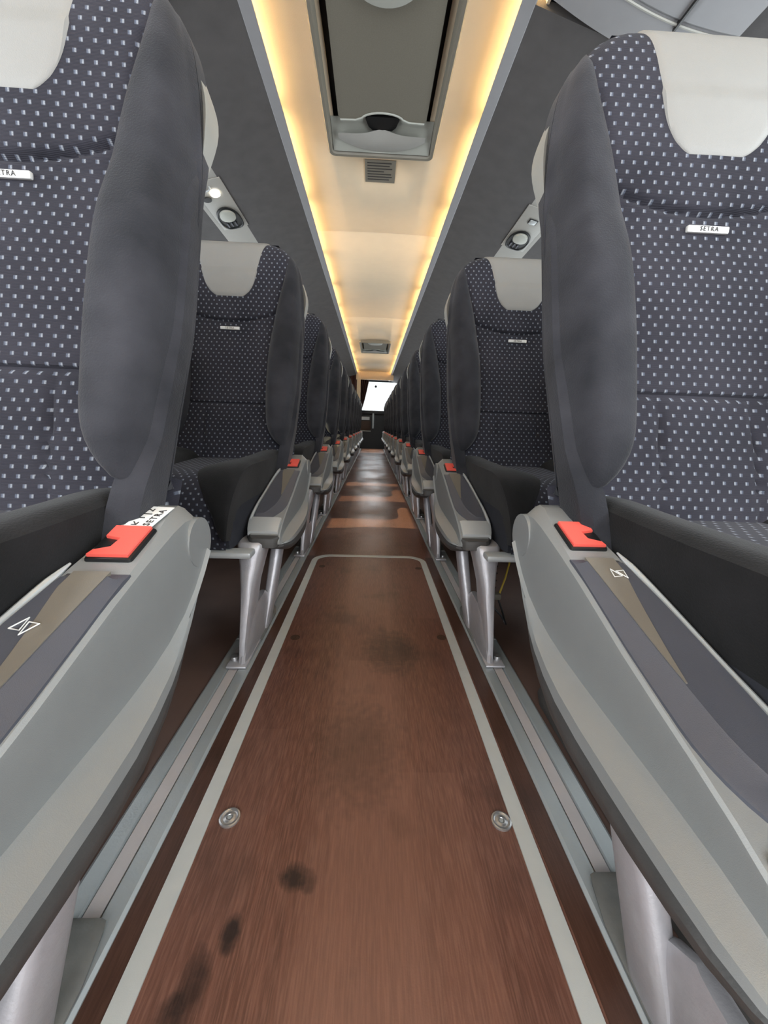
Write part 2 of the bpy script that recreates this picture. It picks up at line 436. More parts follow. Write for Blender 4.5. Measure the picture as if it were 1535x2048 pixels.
# beige post and curtains on the left
o = link('grab_post', bx(-.045, .045, -.04, .04, 0, 1.955, bev=.015), M['beige'], loc=(-.385, 10.25, 0)); tag(o, 'beige upright post at the far end of the left row of seats', 'post')
def curtain(x0, x1b, x1t, y, z0, z1, label):
    bm = bmesh.new(); P = []
    for i in range(13):
        t = i / 12; z = z0 + (z1 - z0) * t; xr = x1b + (x1t - x1b) * t ** .8; row = []
        for j in range(41):
            q = j / 40; row.append((x0 + (xr - x0) * q, y + .035 * math.sin(q * 2 * PI * 5) , z))
        P.append(row)
    grid(bm, P); o = link('curtain', bm, M['curtain']); md = o.modifiers.new('t', 'SOLIDIFY'); md.thickness = .006
    return tag(o, label, 'curtain')
curtain(-.42, -.33, -.10, 11.2, 1.05, 2.03, 'dark brown gathered curtain tapering beside the bright rear window')
curtain(-1.1, -.45, -.45, 10.9, 1.0, 2.03, 'dark brown curtain left of the beige post')

# rear counter
t = empty('rear_counter', (-.12, 11.6, -.42), 'dark counter with a pale painted reflection under the bright rear window', 'counter')
link('counter_top', bx(-.5, .6, -.1, .35, 1.34, 1.46, bev=.02), M['black'], t)
link('window_reflection', bx(-.3, .02, -.02, .0, 1.19, 1.28, bev=.003), M['white'], t)  # white strip painted in as the lower window's reflection
link('front_panel', bx(-.3, .06, -.03, .02, .9, 1.17, bev=.005), M['brown'], t)
link('shelf', bx(-.31, .06, -.08, .02, .86, .885, bev=.005), M['shell'], t)
link('counter_body', bx(-.6, .7, .02, .3, 0, 1.34), M['black'], t)
link('side_post', bx(.1, .15, -.12, -.04, .95, 1.38, bev=.01), M['rail'], t)

# ------------------------------------------------------------------ roof hatches
def hatch(loc, label, simple=False):
    t = empty('roof_hatch', loc, label, 'hatch', 'ceiling hatches')
    L = .93
    bm = bmesh.new()      # ring frame, rounded corners, tapering inwards
    def rr(hw, y0, y1, rc, z):
        p = []
        for cx, cy, a0 in ((hw - rc, y1 - rc, 0), (-hw + rc, y1 - rc, PI/2), (-hw + rc, y0 + rc, PI), (hw - rc, y0 + rc, 1.5*PI)):
            for k in range(7):
                a = a0 + k * PI / 12; p.append((cx + rc * math.cos(a), cy + rc * math.sin(a), z))
        return p
    secs = [rr(.262, -L, 0, .03, .03), rr(.262, -L, 0, .03, -.012), rr(.256, -L+.006, -.006, .028, -.019), rr(.245, -L+.018, -.018, .025, -.017), rr(.238, -L+.025, -.025, .022, .0), rr(.236, -L+.027, -.03, .022, .055)]
    loft(bm, secs, caps=False); link('hatch_frame', bm, M['taupe'], t)
    link('hatch_recess', bx(-.24, .24, -L + .01, -.01, .055, .06), M['black'], t, smooth=False)
    # cover panel with a scalloped far edge
    bm = bmesh.new(); pts = []
    y1 = -.205; y0 = -L + .15
    pts = [(-.198, y0 + .03), (-.198, y1 - .02), (-.185, y1), (-.12, y1 - .004)]
    for k in range(9):
        a = PI - k * PI / 8; pts.append((.095 * math.cos(a), y1 - .006 - .045 * math.sin(a)))
    pts += [(.12, y1 - .004), (.185, y1), (.198, y1 - .02), (.198, y0 + .03), (.19, y0)]
    pts += [(-.19, y0)]
    loft(bm, [[(x, y, z) for x, y in pts] for z in (.045, .012, .008)])
    link('hatch_cover', bm, M['hatch'], t, ang=30)
    # bright rim along the scalloped edge
    rim = [(-.19, y1 - .001, .008), (-.12, y1 - .004, .008)] + [(.095 * math.cos(PI - k*PI/12), y1 - .006 - .045 * math.sin(PI - k*PI/12), .008) for k in range(1, 12)] + [(.12, y1 - .004, .008), (.19, y1 - .001, .008)]
    link('cover_rim', tube(bmesh.new(), rim, .0045, 6), M['grip'], t)
    # moulded grip surround (dished fan shape) with black finger hole
    for (ya, yb, sg) in ((-.205, -.03, 1),):
        bm = bmesh.new(); P = []
        for i in range(13):
            v = i / 12; row = []
            for j in range(25):
                q = -1 + 2 * j / 24
                x = q * .236; y = ya + (yb - ya) * v
                z = .02 - .03 * v + .018 * math.exp(-((q / .30) ** 2)) * (1 - v)
                if (q / .95) ** 2 + ((v - .1) / .85) ** 2 < 1 and v > .1: z += .010 * (1 - (q/.95) ** 2)
                row.append((x, y, z))
            P.append(row)
        grid(bm, P); link('grip_surround', bm, M['grip'], t)
    bm = bmesh.new(); P = []
    for i in range(9):
        v = i / 8; row = []
        for j in range(25):
            q = -1 + 2 * j / 24; top = -.150 + .004 * q * q; bot = -.036 - .075 * abs(q) ** 2.4
            row.append((q * .205, top + (bot - top) * v, -.004 - .014 * math.sin(PI * v) * (1 - q * q) + .020 * math.exp(-((q / .3) ** 2)) * (1 - v) - .003))
        P.append(row)
    grid(bm, P); link('grip_fan', bm, M['psu'], t)
    bm = bmesh.new()
    pts = [(-.085, -.21), (-.075, -.225), (.075, -.225), (.085, -.21), (.07, -.165), (.05, -.145), (-.05, -.145), (-.07, -.165)]
    loft(bm, [[(x * .9, y, z) for x, y in pts] for z in (.03, .012)]); link('finger_hole', bm, M['black'], t, smooth=False)
    # round knob cover near the camera end
    bm = bmesh.new()
    for kk, (rad, z) in enumerate(((.12, .01), (.12, -.004), (.112, -.012), (.06, -.02), (.004, -.022))):
        pass
    prof = [(.12, .012), (.12, -.004), (.112, -.012), (.06, -.018), (.004, -.02)]
    loft(bm, [[(a * math.cos(2*PI*j/32), -L + .125 + a * .8 * math.sin(2*PI*j/32), z) for j in range(32)] for a, z in prof])
    link('knob_cover', bm, M['grip'], t)
    return t
hatch((0.003, 2.295, 1.94), 'large near ceiling hatch with speckled cover and black finger hole')
hatch((0.003, 7.66, 1.94), 'small looking far ceiling hatch near the rear end of the aisle')
def placard(loc, label, far=False):
    t = empty('ceiling_placard', loc, label, 'placard')
    w_, l_ = (.083, .19) if not far else (.09, .10)
    link('plate', bx(-w_, w_, 0, l_, -.003, 0), M['taupe'] if not far else M['white'], t, smooth=False)
    if not far:
        for k in range(7):
            ll = (.13, .12, .135, .09, .13, .135, .12)[k]
            link('print_line', bx(-.07, -.07 + ll, .02 + k * .023, .027 + k * .023, -.0038, -.003), M['ink'], t, smooth=False)
    else: link('red_mark', bx(-.05, -.01, .0, .09, -.004, -.003), M['orange'], t, smooth=False)
placard((0.0, 2.375, 1.966), 'square taupe instruction placard with dark print behind the near ceiling hatch')
placard((-.01, 7.72, 1.966), 'small white notice with a red mark behind the far ceiling hatch', True)
o = link('orange_tag', bx(-.026, .026, -.018, .018, -.006, 0, bev=.002), M['orange'], loc=(.008, 2.325, 1.966)); tag(o, 'small orange tag on the ceiling between near hatch and placard', 'tag')

# ------------------------------------------------------------------ overhead service units
def service_unit(s, y, label, lit, first=True):
    t = empty('service_unit', (s * .885, y, 1.782), label, 'overhead console', 'overhead service units')
    sl = math.atan2(.041, .165)
    t.rotation_euler = (0, s * sl, 0)
    link('unit_plate', bx(-.0775, .0775, -.34, .13, -.006, -.001, bev=.002), M['psu'], t)
    pts = []
    for kx in range(32):
        a = 2 * PI * kx / 32; ca, sa = math.cos(a), math.sin(a)
        e = .62 if sa > 0 else 1.0
        pts.append((.066 * (abs(ca) ** e) * (1 if ca > 0 else -1), .115 * (abs(sa) ** e) * (1 if sa > 0 else -1)))
    loft_b = bmesh.new(); loft(loft_b, [[(x * k_, yy * k_ + .01, z) for x, yy in pts] for k_, z in ((1, -.009), (1, -.014), (.93, -.0155), (.9, -.011))])
    nz = link('air_vent', loft_b, M['black'], t)
    b2 = bmesh.new(); loft(b2, [[(.044 * k_ * math.cos(a), -.022 + .055 * k_ * math.sin(a) * (1.15 if math.sin(a) < 0 else .9), z) for a in [2*PI*j/28 for j in range(28)]] for k_, z in ((1, -.012), (.98, -.022), (.85, -.0245))])
    link('vent_disc', b2, M['grip'], nz)
    for j in range(3):
        link('vent_slat', bx(-.035 + j*.024, -.027 + j*.024, .045, .09, -.018, -.012), M['pad'], nz, smooth=False)
    if lit:
        link('reading_lamp', disc(bmesh.new(), (-s * .012, -.235, -.016), 'z', .024, .008), M['lamp'], t)
        link('lamp_socket', disc(bmesh.new(), (s * .045, -.2, -.014), 'z', .022, .005), M['black'], t)
        link('switch_button', disc(bmesh.new(), (s * .04, -.285, -.014), 'z', .016, .005), M['black'], t)
        link('lens_ring', tube(bmesh.new(), [(s*.02 + .026 * math.cos(a), -.3 + .03 * math.sin(a), -.012) for a in [k_ * PI / 8 for k_ in range(9)]], .004, 6), M['silver_light'], t)
    else:
        link('indicator_window', bx(-.02, .02, -.235, -.195, -.014, -.009, bev=.005), M['silver_light'], t)
        link('window_rim', bx(-.025, .025, -.24, -.19, -.0115, -.009, bev=.002), M['black'], t)
    return t
service_unit(-1, 2.62, 'grey overhead console with glowing reading lamp above the second left seat', True)
service_unit(1, 2.71, 'grey overhead console with round air vent above the second right seat', False)
for k_, (yl, yr) in enumerate(((3.45, 3.52), (4.28, 4.32), (5.11, 5.13))):
    w1 = ('third', 'fourth', 'fifth')[k_]
    service_unit(-1, yl, 'overhead console with air vent over the %s left seat row' % w1, False)
    service_unit(1, yr, 'overhead console with air vent over the %s right seat row' % w1, False)

# moulded grey panels over the front of the soffits
def front_panel(s):
    t = empty('overhead_panel', (s * .66, 1.1, 1.845), 'curved grey moulded overhead panel at the top %s of the view' % place(s), 'panel', 'front overhead panels')
    bm = bmesh.new(); P = []
    for i in range(25):
        a = i / 24; row = []
        x = -.235 + .60 * a
        yf_ = .335 + .075 * math.sin(a * 2.2)
        for (dy, dz) in ((-.9, -.03), (-.3, -.028), (-.14, -.03), (-.13, -.024), (-.12, -.03), (-.03, -.026), (-.006, -.018), (0, -.006), (0, .09)):
            row.append((s * x, yf_ + dy, dz + .06 - .26 * (x + .235) * .9))
        P.append(row)
    grid(bm, P); link('moulded_cover', bm, M['lip'], t, ang=25)
    bm = bmesh.new()
    pts = []
    for i in range(25):
        a = i / 24; x = -.235 + .60 * a; pts.append((s * x, .335 + .075 * math.sin(a * 2.2) - .125, .06 - .234 * (x + .235) - .030))
    tube(bm, pts, .0035, 6); link('painted_highlight', bm, M['shell'], t)  # pale line modelled in place of a highlight on the moulding
    link('cover_joint', bx(*sorted((s*.191, s*.197)), -.5, .30, -.078, -.064), M['black'], t, smooth=False)
front_panel(-1); front_panel(1)

# ------------------------------------------------------------------ coach seat geometry (local: x mirrored by s, y back, z up)
PROF = [(-.130, .44), (-.118, .50), (-.098, .57), (-.066, .66), (-.043, .75), (-.022, .84), (0, .915), (.004, .95), (.008, 1.0), (.012, 1.06), (.016, 1.11), (.024, 1.155), (.036, 1.185), (.055, 1.200), (.080, 1.203), (.105, 1.196), (.122, 1.175)]
# resample by arc length
def resample(p, n):
    d = [0]
    for a, b in zip(p, p[1:]): d.append(d[-1] + math.dist(a, b))
    ty = [(dd, q[0]) for dd, q in zip(d, p)]; tz = [(dd, q[1]) for dd, q in zip(d, p)]
    out = []
    for i in range(n):
        t = d[-1] * i / (n - 1); out.append((sm(ty, t), sm(tz, t), t))
    return out
def backrest_rows(n): return resample(PROF, n)
def WH(z, over):  # half width
    w0 = sm([(.44, .215), (.5, .224), (.6, .236), (.7, .242), (.9, .246), (1.0, .243), (1.07, .236), (1.12, .226), (1.16, .208), (1.185, .185), (1.203, .155)], z)
    return w0 if not over else min(w0, .160)
XB = [(.44, .30), (.508, .240), (.516, .215), (.532, .180), (.555, .156), (.585, .140), (.63, .132), (.7, .128), (.8, .131), (.9, .141), (1.0, .160), (1.08, .182), (1.13, .194), (1.16, .202), (1.175, .215)]
AMP = [(.46, .04), (.52, .062), (.6, .085), (.7, .088), (.85, .08), (.95, .06), (1.05, .034), (1.12, .012), (1.17, .0)]
YB = [(.42, -.120), (.5, -.105), (.6, -.080), (.66, -.058), (.72, -.034), (.9, .016), (.96, .046), (1.05, .078), (1.1, .09), (1.2, .115)]
def yback(z): return sm(YB, z)
def roundb(x, wd, rr=.045):
    e = abs(x) - (wd - rr)
    if e <= 0: return 0
    e = min(e / rr, 1); return rr * .95 * (1 - math.sqrt(max(0, 1 - e * e)))
def X(s, x): return s * x

def panel_mesh():
    rows = backrest_rows(200); P = []; UV = []
    for (y, z, t) in rows:
        over = y > .056
        wd = WH(z, over); xb = min(sm(XB, z) + .012, wd) if z < 1.165 and not over else wd
        row = []; uvr = []
        for j in range(41):
            q = -1 + 2 * j / 40; x = q * xb
            yy = y + roundb(x, wd) * (0 if over else 1)
            # curved upper seam, straight lower seam, two vertical lumbar seams
            if not over:
                for zs, amp, wdt in ((.938 + 1.3 * x * x, .006, .004), (.66, .007, .0045)):
                    yy += amp * math.exp(-((z - zs) / wdt) ** 2)
                if z > .938 + 1.3 * x * x: yy -= .004 * min(1, (z - .938 - 1.3*x*x) / .012) * (1 - min(1, max(0, (z - 1.03) / .1)))
                if z < .655: yy += .008 * math.exp(-((abs(x) - .075) / .005) ** 2)
                yy -= .005 * (1 - (x / max(xb, .01)) ** 2) * (1 if z < .92 else .4)
                if z < 1.1 and abs(q) > .93: yy += .012 * (abs(q) - .93) / .07
            if over: yy += 0
            row.append((x, yy, z - (0.0 if not over else .0))); uvr.append((x, t))
        P.append(row); UV.append(uvr)
    return grid(bmesh.new(), P, UV)

def bolster_mesh(sd):
    P = []
    zs = [.505 + (1.168 - .505) * i / 48 for i in range(49)]
    tab = [(z, y) for (y, z) in PROF[:13]]
    for z in zs:
        y = sm(tab, z); wd = WH(z, False); xb = min(sm(XB, z), wd - .004); am = sm(AMP, z)
        row = []
        endf = min(1, max(0, (z - .505) / .016)) ** .5 * min(1, max(0, (1.168 - z) / .03)) ** .5
        for j in range(17):
            q = j / 16; x = xb + (wd - xb) * (1 - (1 - q) ** 1.25)
            qq = (x - xb) / (wd - xb)
            b = am * (1 - abs(2 * min(qq, 1) - 1) ** 3.0) ** .8 if qq < .5 else am * (1 - (2 * qq - 1) ** 4 * .62)
            yy = y + .006 + roundb(x, wd, .03) - b * endf
            row.append((sd * x, yy, z))
        # side face with a stitched seam
        yl = row[-1][1]; yb = yback(z)
        for k_, f in enumerate((.12, .22, .25, .28, .5, .75, 1.0)):
            row.append((sd * (wd + (.004 if k_ != 2 else -.003) * endf), yl + (yb - yl) * f, z))
        P.append(row)
    return grid(bmesh.new(), P)

def side_panel(sd):
    P = []
    for i in range(30):
        z = .440 + (1.0 - .440) * i / 29; wd = WH(max(z, .44), False); yb = yback(z); d = sm([(.44, .07), (.50, .07), (.54, .060), (.58, .046), (.9, .036), (1.0, .01)], z); o_ = min(1, (1.0 - z) / .15)
        P.append([(sd * (wd - .03), yb - d - .004, z), (sd * (wd - .008), yb - d - .004, z), (sd * (wd - .004 + .008 * o_), yb - d + .006, z), (sd * (wd - .003 + .0085 * o_), yb - d * .5, z), (sd * (wd - .004 + .008 * o_), yb - .006, z), (sd * (wd - .006), yb, z)])
    return grid(bmesh.new(), P)

def core_mesh():
    secs = []
    tab = [(z, y) for (y, z) in PROF[:14]]
    for z in [.36, .40, .44, .5, .6, .7, .8, .9, 1.0, 1.08, 1.13, 1.16, 1.18, 1.192]:
        y = (sm(tab, z) if z >= .44 else -.13 + (.44 - z) * -.1) + .014; wd = WH(max(z, .44), False) - .006; yb = yback(z)
        s_ = []; cb = .075 if z < 1.0 else .075 - (z - 1.0) * .2   # convex back
        n_ = 12
        for k_ in range(n_ + 1):
            q = 1 - 2 * k_ / n_; s_.append((wd * q, yb + max(cb, y + .03 - yb) * (1 - abs(q) ** 2.2), z))
        for k_ in range(n_ - 1):
            q = -1 + 2 * (k_ + 1) / n_
            fy_ = y if abs(q * wd) < sm(XB, z) + .02 else min(y, yb - .02)
            s_.append((wd * q, fy_, z))
        secs.append(s_)
    return loft(bmesh.new(), secs)

def pad_mesh():
    PW = [(1.009, .003), (1.010, .018), (1.014, .037), (1.022, .056), (1.037, .073), (1.06, .087), (1.09, .096), (1.12, .103), (1.17, .117), (1.2, .130)]
    rows = [q for q in resample(PROF, 900) if q[1] > 1.0092 or q[0] > .05]
    P = []; rows = rows[:30:3] + rows[30::9] + [rows[-1]]
    for i, (y, z, t) in enumerate(rows):
        over = y > .056; hw = sm(PW, z) if not over else .135
        row = []
        for j in range(25):
            q = -1 + 2 * j / 24; x = q * hw
            edge = min(1, (1 - abs(q)) * hw / .016, (i + .0) / 8)
            pr_ = (.011 if z < 1.1 else .007) * math.sqrt(max(0, 1 - (1 - edge) ** 2)) - .003
            if over: row.append((x, y + .0, z + pr_))
            else:
                k_ = min(1, max(0, (z - 1.16) / .04))
                row.append((x, y + roundb(x, WH(z, False)) - pr_ * (1 - .4 * k_), z + pr_ * k_))
        P.append(row)
    return grid(bmesh.new(), P)

def shell_mesh():
    """pale rear shell; its upper flanks stand out a little beside the fabric"""
    secs = []; tab = [(z, y) for (y, z) in PROF[:14]]
    for z in [.80, .84, .88, .91, .93, .945, .96, .975, .99, 1.005, 1.02, 1.035, 1.05, 1.065, 1.08, 1.095, 1.11, 1.125, 1.14, 1.17, 1.19]:
        bul = math.exp(-((z - 1.028) / .068) ** 2)
        yb = yback(z); yf_ = sm(tab, z) + .014; cb = .075 if z < 1.0 else .075 - (z - 1.0) * .2; cb = max(cb, yf_ + .03 - yb)
        wd = WH(z, False) - .004 + .0195 * bul
        s_ = []; n_ = 14
        for k_ in range(n_ + 1):
            q = 1 - 2 * k_ / n_; s_.append((wd * q, yb + .004 + (cb + .014) * (1 - abs(q) ** 2.2), z))
        for k_ in range(n_ + 1):
            q = -1 + 2 * k_ / n_; s_.append(((wd - .002) * q, yb - .004 - .034 * bul * (1 if abs(q) == 1 else 0) + (cb + .006) * (1 - abs(q) ** 2.2), z))
        secs.append(s_)
    return loft(bmesh.new(), secs)

# cushion: profile back->front->down the nose
CP = [(-.06, .470), (-.12, .478), (-.20, .476), (-.30, .474), (-.40, .476), (-.47, .478), (-.52, .470), (-.553, .448), (-.575, .41), (-.585, .37), (-.588, .335), (-.580, .305), (-.55, .297)]
CBX = [(0, .06), (.10, .085), (.30, .070), (.40, .060), (.46, .078), (.52, .108), (.58, .136), (.63, .156), (.66, .20)]
def cushion_w(z): return sm([(.29, .158), (.33, .164), (.38, .170), (.43, .179), (.46, .186), (.49, .189)], z)
def cushion_mesh():
    rows = resample(CP, 60); P = []; UV = []
    for (y, z, t) in rows:
        wd = cushion_w(z); row = []; uvr = []
        for j in range(31):
            q = -1 + 2 * j / 30; x = q * wd * .985
            row.append((x, y + .01 * q * q, z - .008 * q * q)); uvr.append((x, t))
        P.append(row); UV.append(uvr)
    bm = grid(bmesh.new(), P, UV)
    return bm
def cushion_base_mesh():
    secs = []
    for (y, z, t) in resample(CP, 26):
        wd = cushion_w(z) - .006
        zb = .30
        secs.append([(-wd, y + .012, z - .012), (wd, y + .012, z - .012), (min(wd, .17), y + .02, min(zb, z - .013)), (-min(wd, .17), y + .02, min(zb, z - .013))])
    return loft(bmesh.new(), secs[:-4])
def cbolster_mesh(sd):
    P = []
    rows = resample(CP, 64); T = rows[-1][2]
    for (y, z, t) in rows:
        wd = cushion_w(z); xb = min(sm(CBX, t), wd - .002)
        if t > .70 or xb > wd - .004: continue
        up = sm([(0, .03), (.1, .034), (.3, .028), (.42, .02), (.5, .016), (.6, .008), (.7, .002)], t)
        # direction of bulge: up on the top, forward on the nose
        k_ = min(1, max(0, (t - .40) / .14)); a = k_ * PI / 2
        row = []
        for j in range(20):
            q = j / 19; x = xb + (wd + .004 - xb) * q
            b = up * (1 - (1 - q) ** 3) * (1 if q < .8 else 1 - ((q - .8) / .2) ** 2 * .35) - .004 * (1 - min(1, q * 8))
            row.append((sd * x, y - math.sin(a) * b, z + math.cos(a) * b))
        e = row[-1]
        zb = .315 if t < .5 else max(.30, e[2] - .012)
        # side face, pulled in towards the bottom
        for f in (.08, .3, .6, 1.0):
            z2 = e[2] + (min(e[2], .32) - e[2]) * f
            row.append((sd * (cushion_w(z2) + .004 if f > 0 else 0), e[1] + .03 * f * k_, z2))
        P.append(row)
    return grid(bmesh.new(), P)

# armrest: stations along y (0 = back corner, negative = forward)
AY = [.030, .022, .008, -.015, -.045, -.085, -.12, -.16, -.20, -.25, -.30, -.34, -.375, -.405, -.43, -.448, -.457]
T_TOP = [(-.457, .306), (-.448, .316), (-.43, .330), (-.39, .351), (-.34, .370), (-.26, .397), (-.16, .437), (-.12, .452), (-.07, .470), (-.03, .485), (0, .491), (.022, .484), (.03, .470)]
T_CR = [(-.457, .303), (-.43, .311), (-.39, .320), (-.33, .325), (-.25, .328), (-.14, .336), (-.07, .352), (-.03, .372), (0, .395), (.03, .425)]
T_BOT = [(-.457, .299), (-.43, .295), (-.39, .292), (-.25, .293), (-.18, .298), (-.10, .318), (-.05, .345), (0, .385), (.03, .415)]
T_XI = [(-.457, .300), (-.44, .316), (-.39, .324), (-.25, .320), (-.12, .307), (0, .290), (.03, .280)]
T_XB = [(-.457, .232), (-.44, .217), (-.40, .208), (-.3, .205), (-.2, .208), (-.12, .216), (-.05, .226), (.03, .236)]
def armrest_body():
    secs = []
    for y in AY:
        zt, zc, zb = sm(T_TOP, y), sm(T_CR, y), sm(T_BOT, y); xi, xb = sm(T_XI, y), sm(T_XB, y)
        xp = .234; ch = sm([(-.457, .004), (-.2, .006), (-.08, .013), (0, .028), (.03, .028)], y)
        zt2 = max(zt - ch * 1.4, zc + .003) if zt - zc > .006 else zt - .001
        secs.append([(xi - .004, y, zt), (xp + ch * .75, y, zt), (xp + ch*.15, y, zt - ch * .6), (xp, y, zt2), (xp - .001, y, (zt2 + zc) / 2), (xp - .002, y, zc + .001), (xp - .007, y, zc - .003),
                     (xb, y, zc - (zc - zb) * .35), (xb - .002, y, zc - (zc - zb) * .7), (xb + .006, y, zb), (.26, y, zb - .001), (xi - .006, y, zb + .0), (xi, y, zb + .006), (xi, y, zt - .006)])
    bm = loft(bmesh.new(), [[(X(1, x), y, z) for x, y, z in s_] for s_ in secs])
    disc(bm, (.232, .012, .440), 'x', .034, .045, 24, True)
    return bm
def armrest_bumper():
    secs = []
    for y in [-.02, -.05, -.09, -.13, -.18, -.23, -.28, -.33, -.37, -.40, -.425, -.440, -.447]:
        zb = sm(T_BOT, y) + .001; xb = sm(T_XB, y); h = sm([(-.447, .010), (-.42, .020), (-.3, .032), (-.15, .034), (-.05, .02), (-.02, .004)], y)
        xo = xb + .003
        secs.append([(xo + .002, y, zb), (xo - .002, y, zb - h * .25), (xo, y, zb - h * .65), (xo + .010, y, zb - h), (.262, y, zb - h), (.268, y, zb - h * .5), (.268, y, zb)])
    return loft(bmesh.new(), secs)
def pad_mesh_arm():
    """slate pad on the sloping top, with a bevel facing the aisle that widens forward"""
    secs = []
    for i in range(23):
        f = i / 22; y = -.128 - .262 * f; zt = sm(T_TOP, y); x0 = .2385 + .030 * max(0, (f - .72) / .28) ** 2.2; x3 = sm(T_XI, y) - .008
        bev = .013 + .018 * f ** 1.6; up = .006 + .006 * math.sin(PI * min(1, f * 1.0)) 
        e = min(1, f / .04, (1 - f) / .04) ** .5
        xm = x0 + bev; dip = .004 * math.sin(PI * f)
        secs.append([(x0, y, zt - .004), (x0 + .001, y, zt + .0025 * e), (x0 + .004, y, zt + .0035 * e), (xm - .002, y, zt + (up - .002) * e), (xm + .002, y, zt + up * e), ((xm + x3) / 2, y, zt + (up - dip) * e), (x3 - .004, y, zt + (up - .001) * e), (x3, y, zt + .002 * e), (x3, y, zt - .004)])
    return loft(bmesh.new(), secs)
def arm_top_lip():   # pale rim running inside of the pad
    pts = []
    for i in range(24):
        y = -.118 - .283 * i / 23; pts.append((sm(T_XI, y) - .003, y, sm(T_TOP, y) + .003))
    return tube(bmesh.new(), pts, [.0012, .0028] + [.0040] * (len(pts) - 2), 8)
def on_top(x, y, dz=0): return Vector((x, y, sm(T_TOP, y) + dz))

def leg_mesh():
    """cast Y shaped leg: side outline with a slot, extruded across x"""
    # boundary as two lofts: front column, rear strut, and foot; each tapered with rounded section
    def bar(path):   # path: (y, z, half depth y, half thickness x, xc)
        secs = []
        for (y, z, hy, hx, xc) in path:
            s_ = []
            for k_ in range(16):
                a = 2 * PI * k_ / 16; ca, sa = math.cos(a), math.sin(a); e = .55
                s_.append((xc + hx * abs(ca) ** e * (1 if ca > 0 else -1), y + hy * abs(sa) ** e * (1 if sa > 0 else -1), z))
            secs.append(s_)
        return secs
    bm = bmesh.new()
    loft(bm, bar([(.050, .008, .050, .010, .315), (.052, .06, .048, .011, .313), (.060, .13, .044, .014, .309), (.076, .20, .042, .019, .306), (.094, .25, .044, .027, .304), (.104, .28, .046, .034, .304), (.108, .300, .046, .035, .304), (.108, .306, .040, .030, .304)]))
    loft(bm, bar([(.125, .008, .128, .012, .314), (.125, .03, .125, .012, .313), (.125, .06, .112, .013, .311), (.125, .09, .098, .013, .308), (.122, .115, .08, .012, .306), (.118, .135, .055, .009, .305)]))
    loft(bm, bar([(.205, .012, .034, .012, .309), (.215, .06, .034, .014, .303), (.228, .11, .032, .015, .296), (.248, .17, .030, .016, .290), (.272, .23, .030, .017, .285), (.292, .28, .032, .018, .283), (.30, .31, .034, .018, .283)]))
    return bm

def mirror_bm(bm, s):
    if s < 0:
        for v in bm.verts: v.co.x *= -1
    return bm

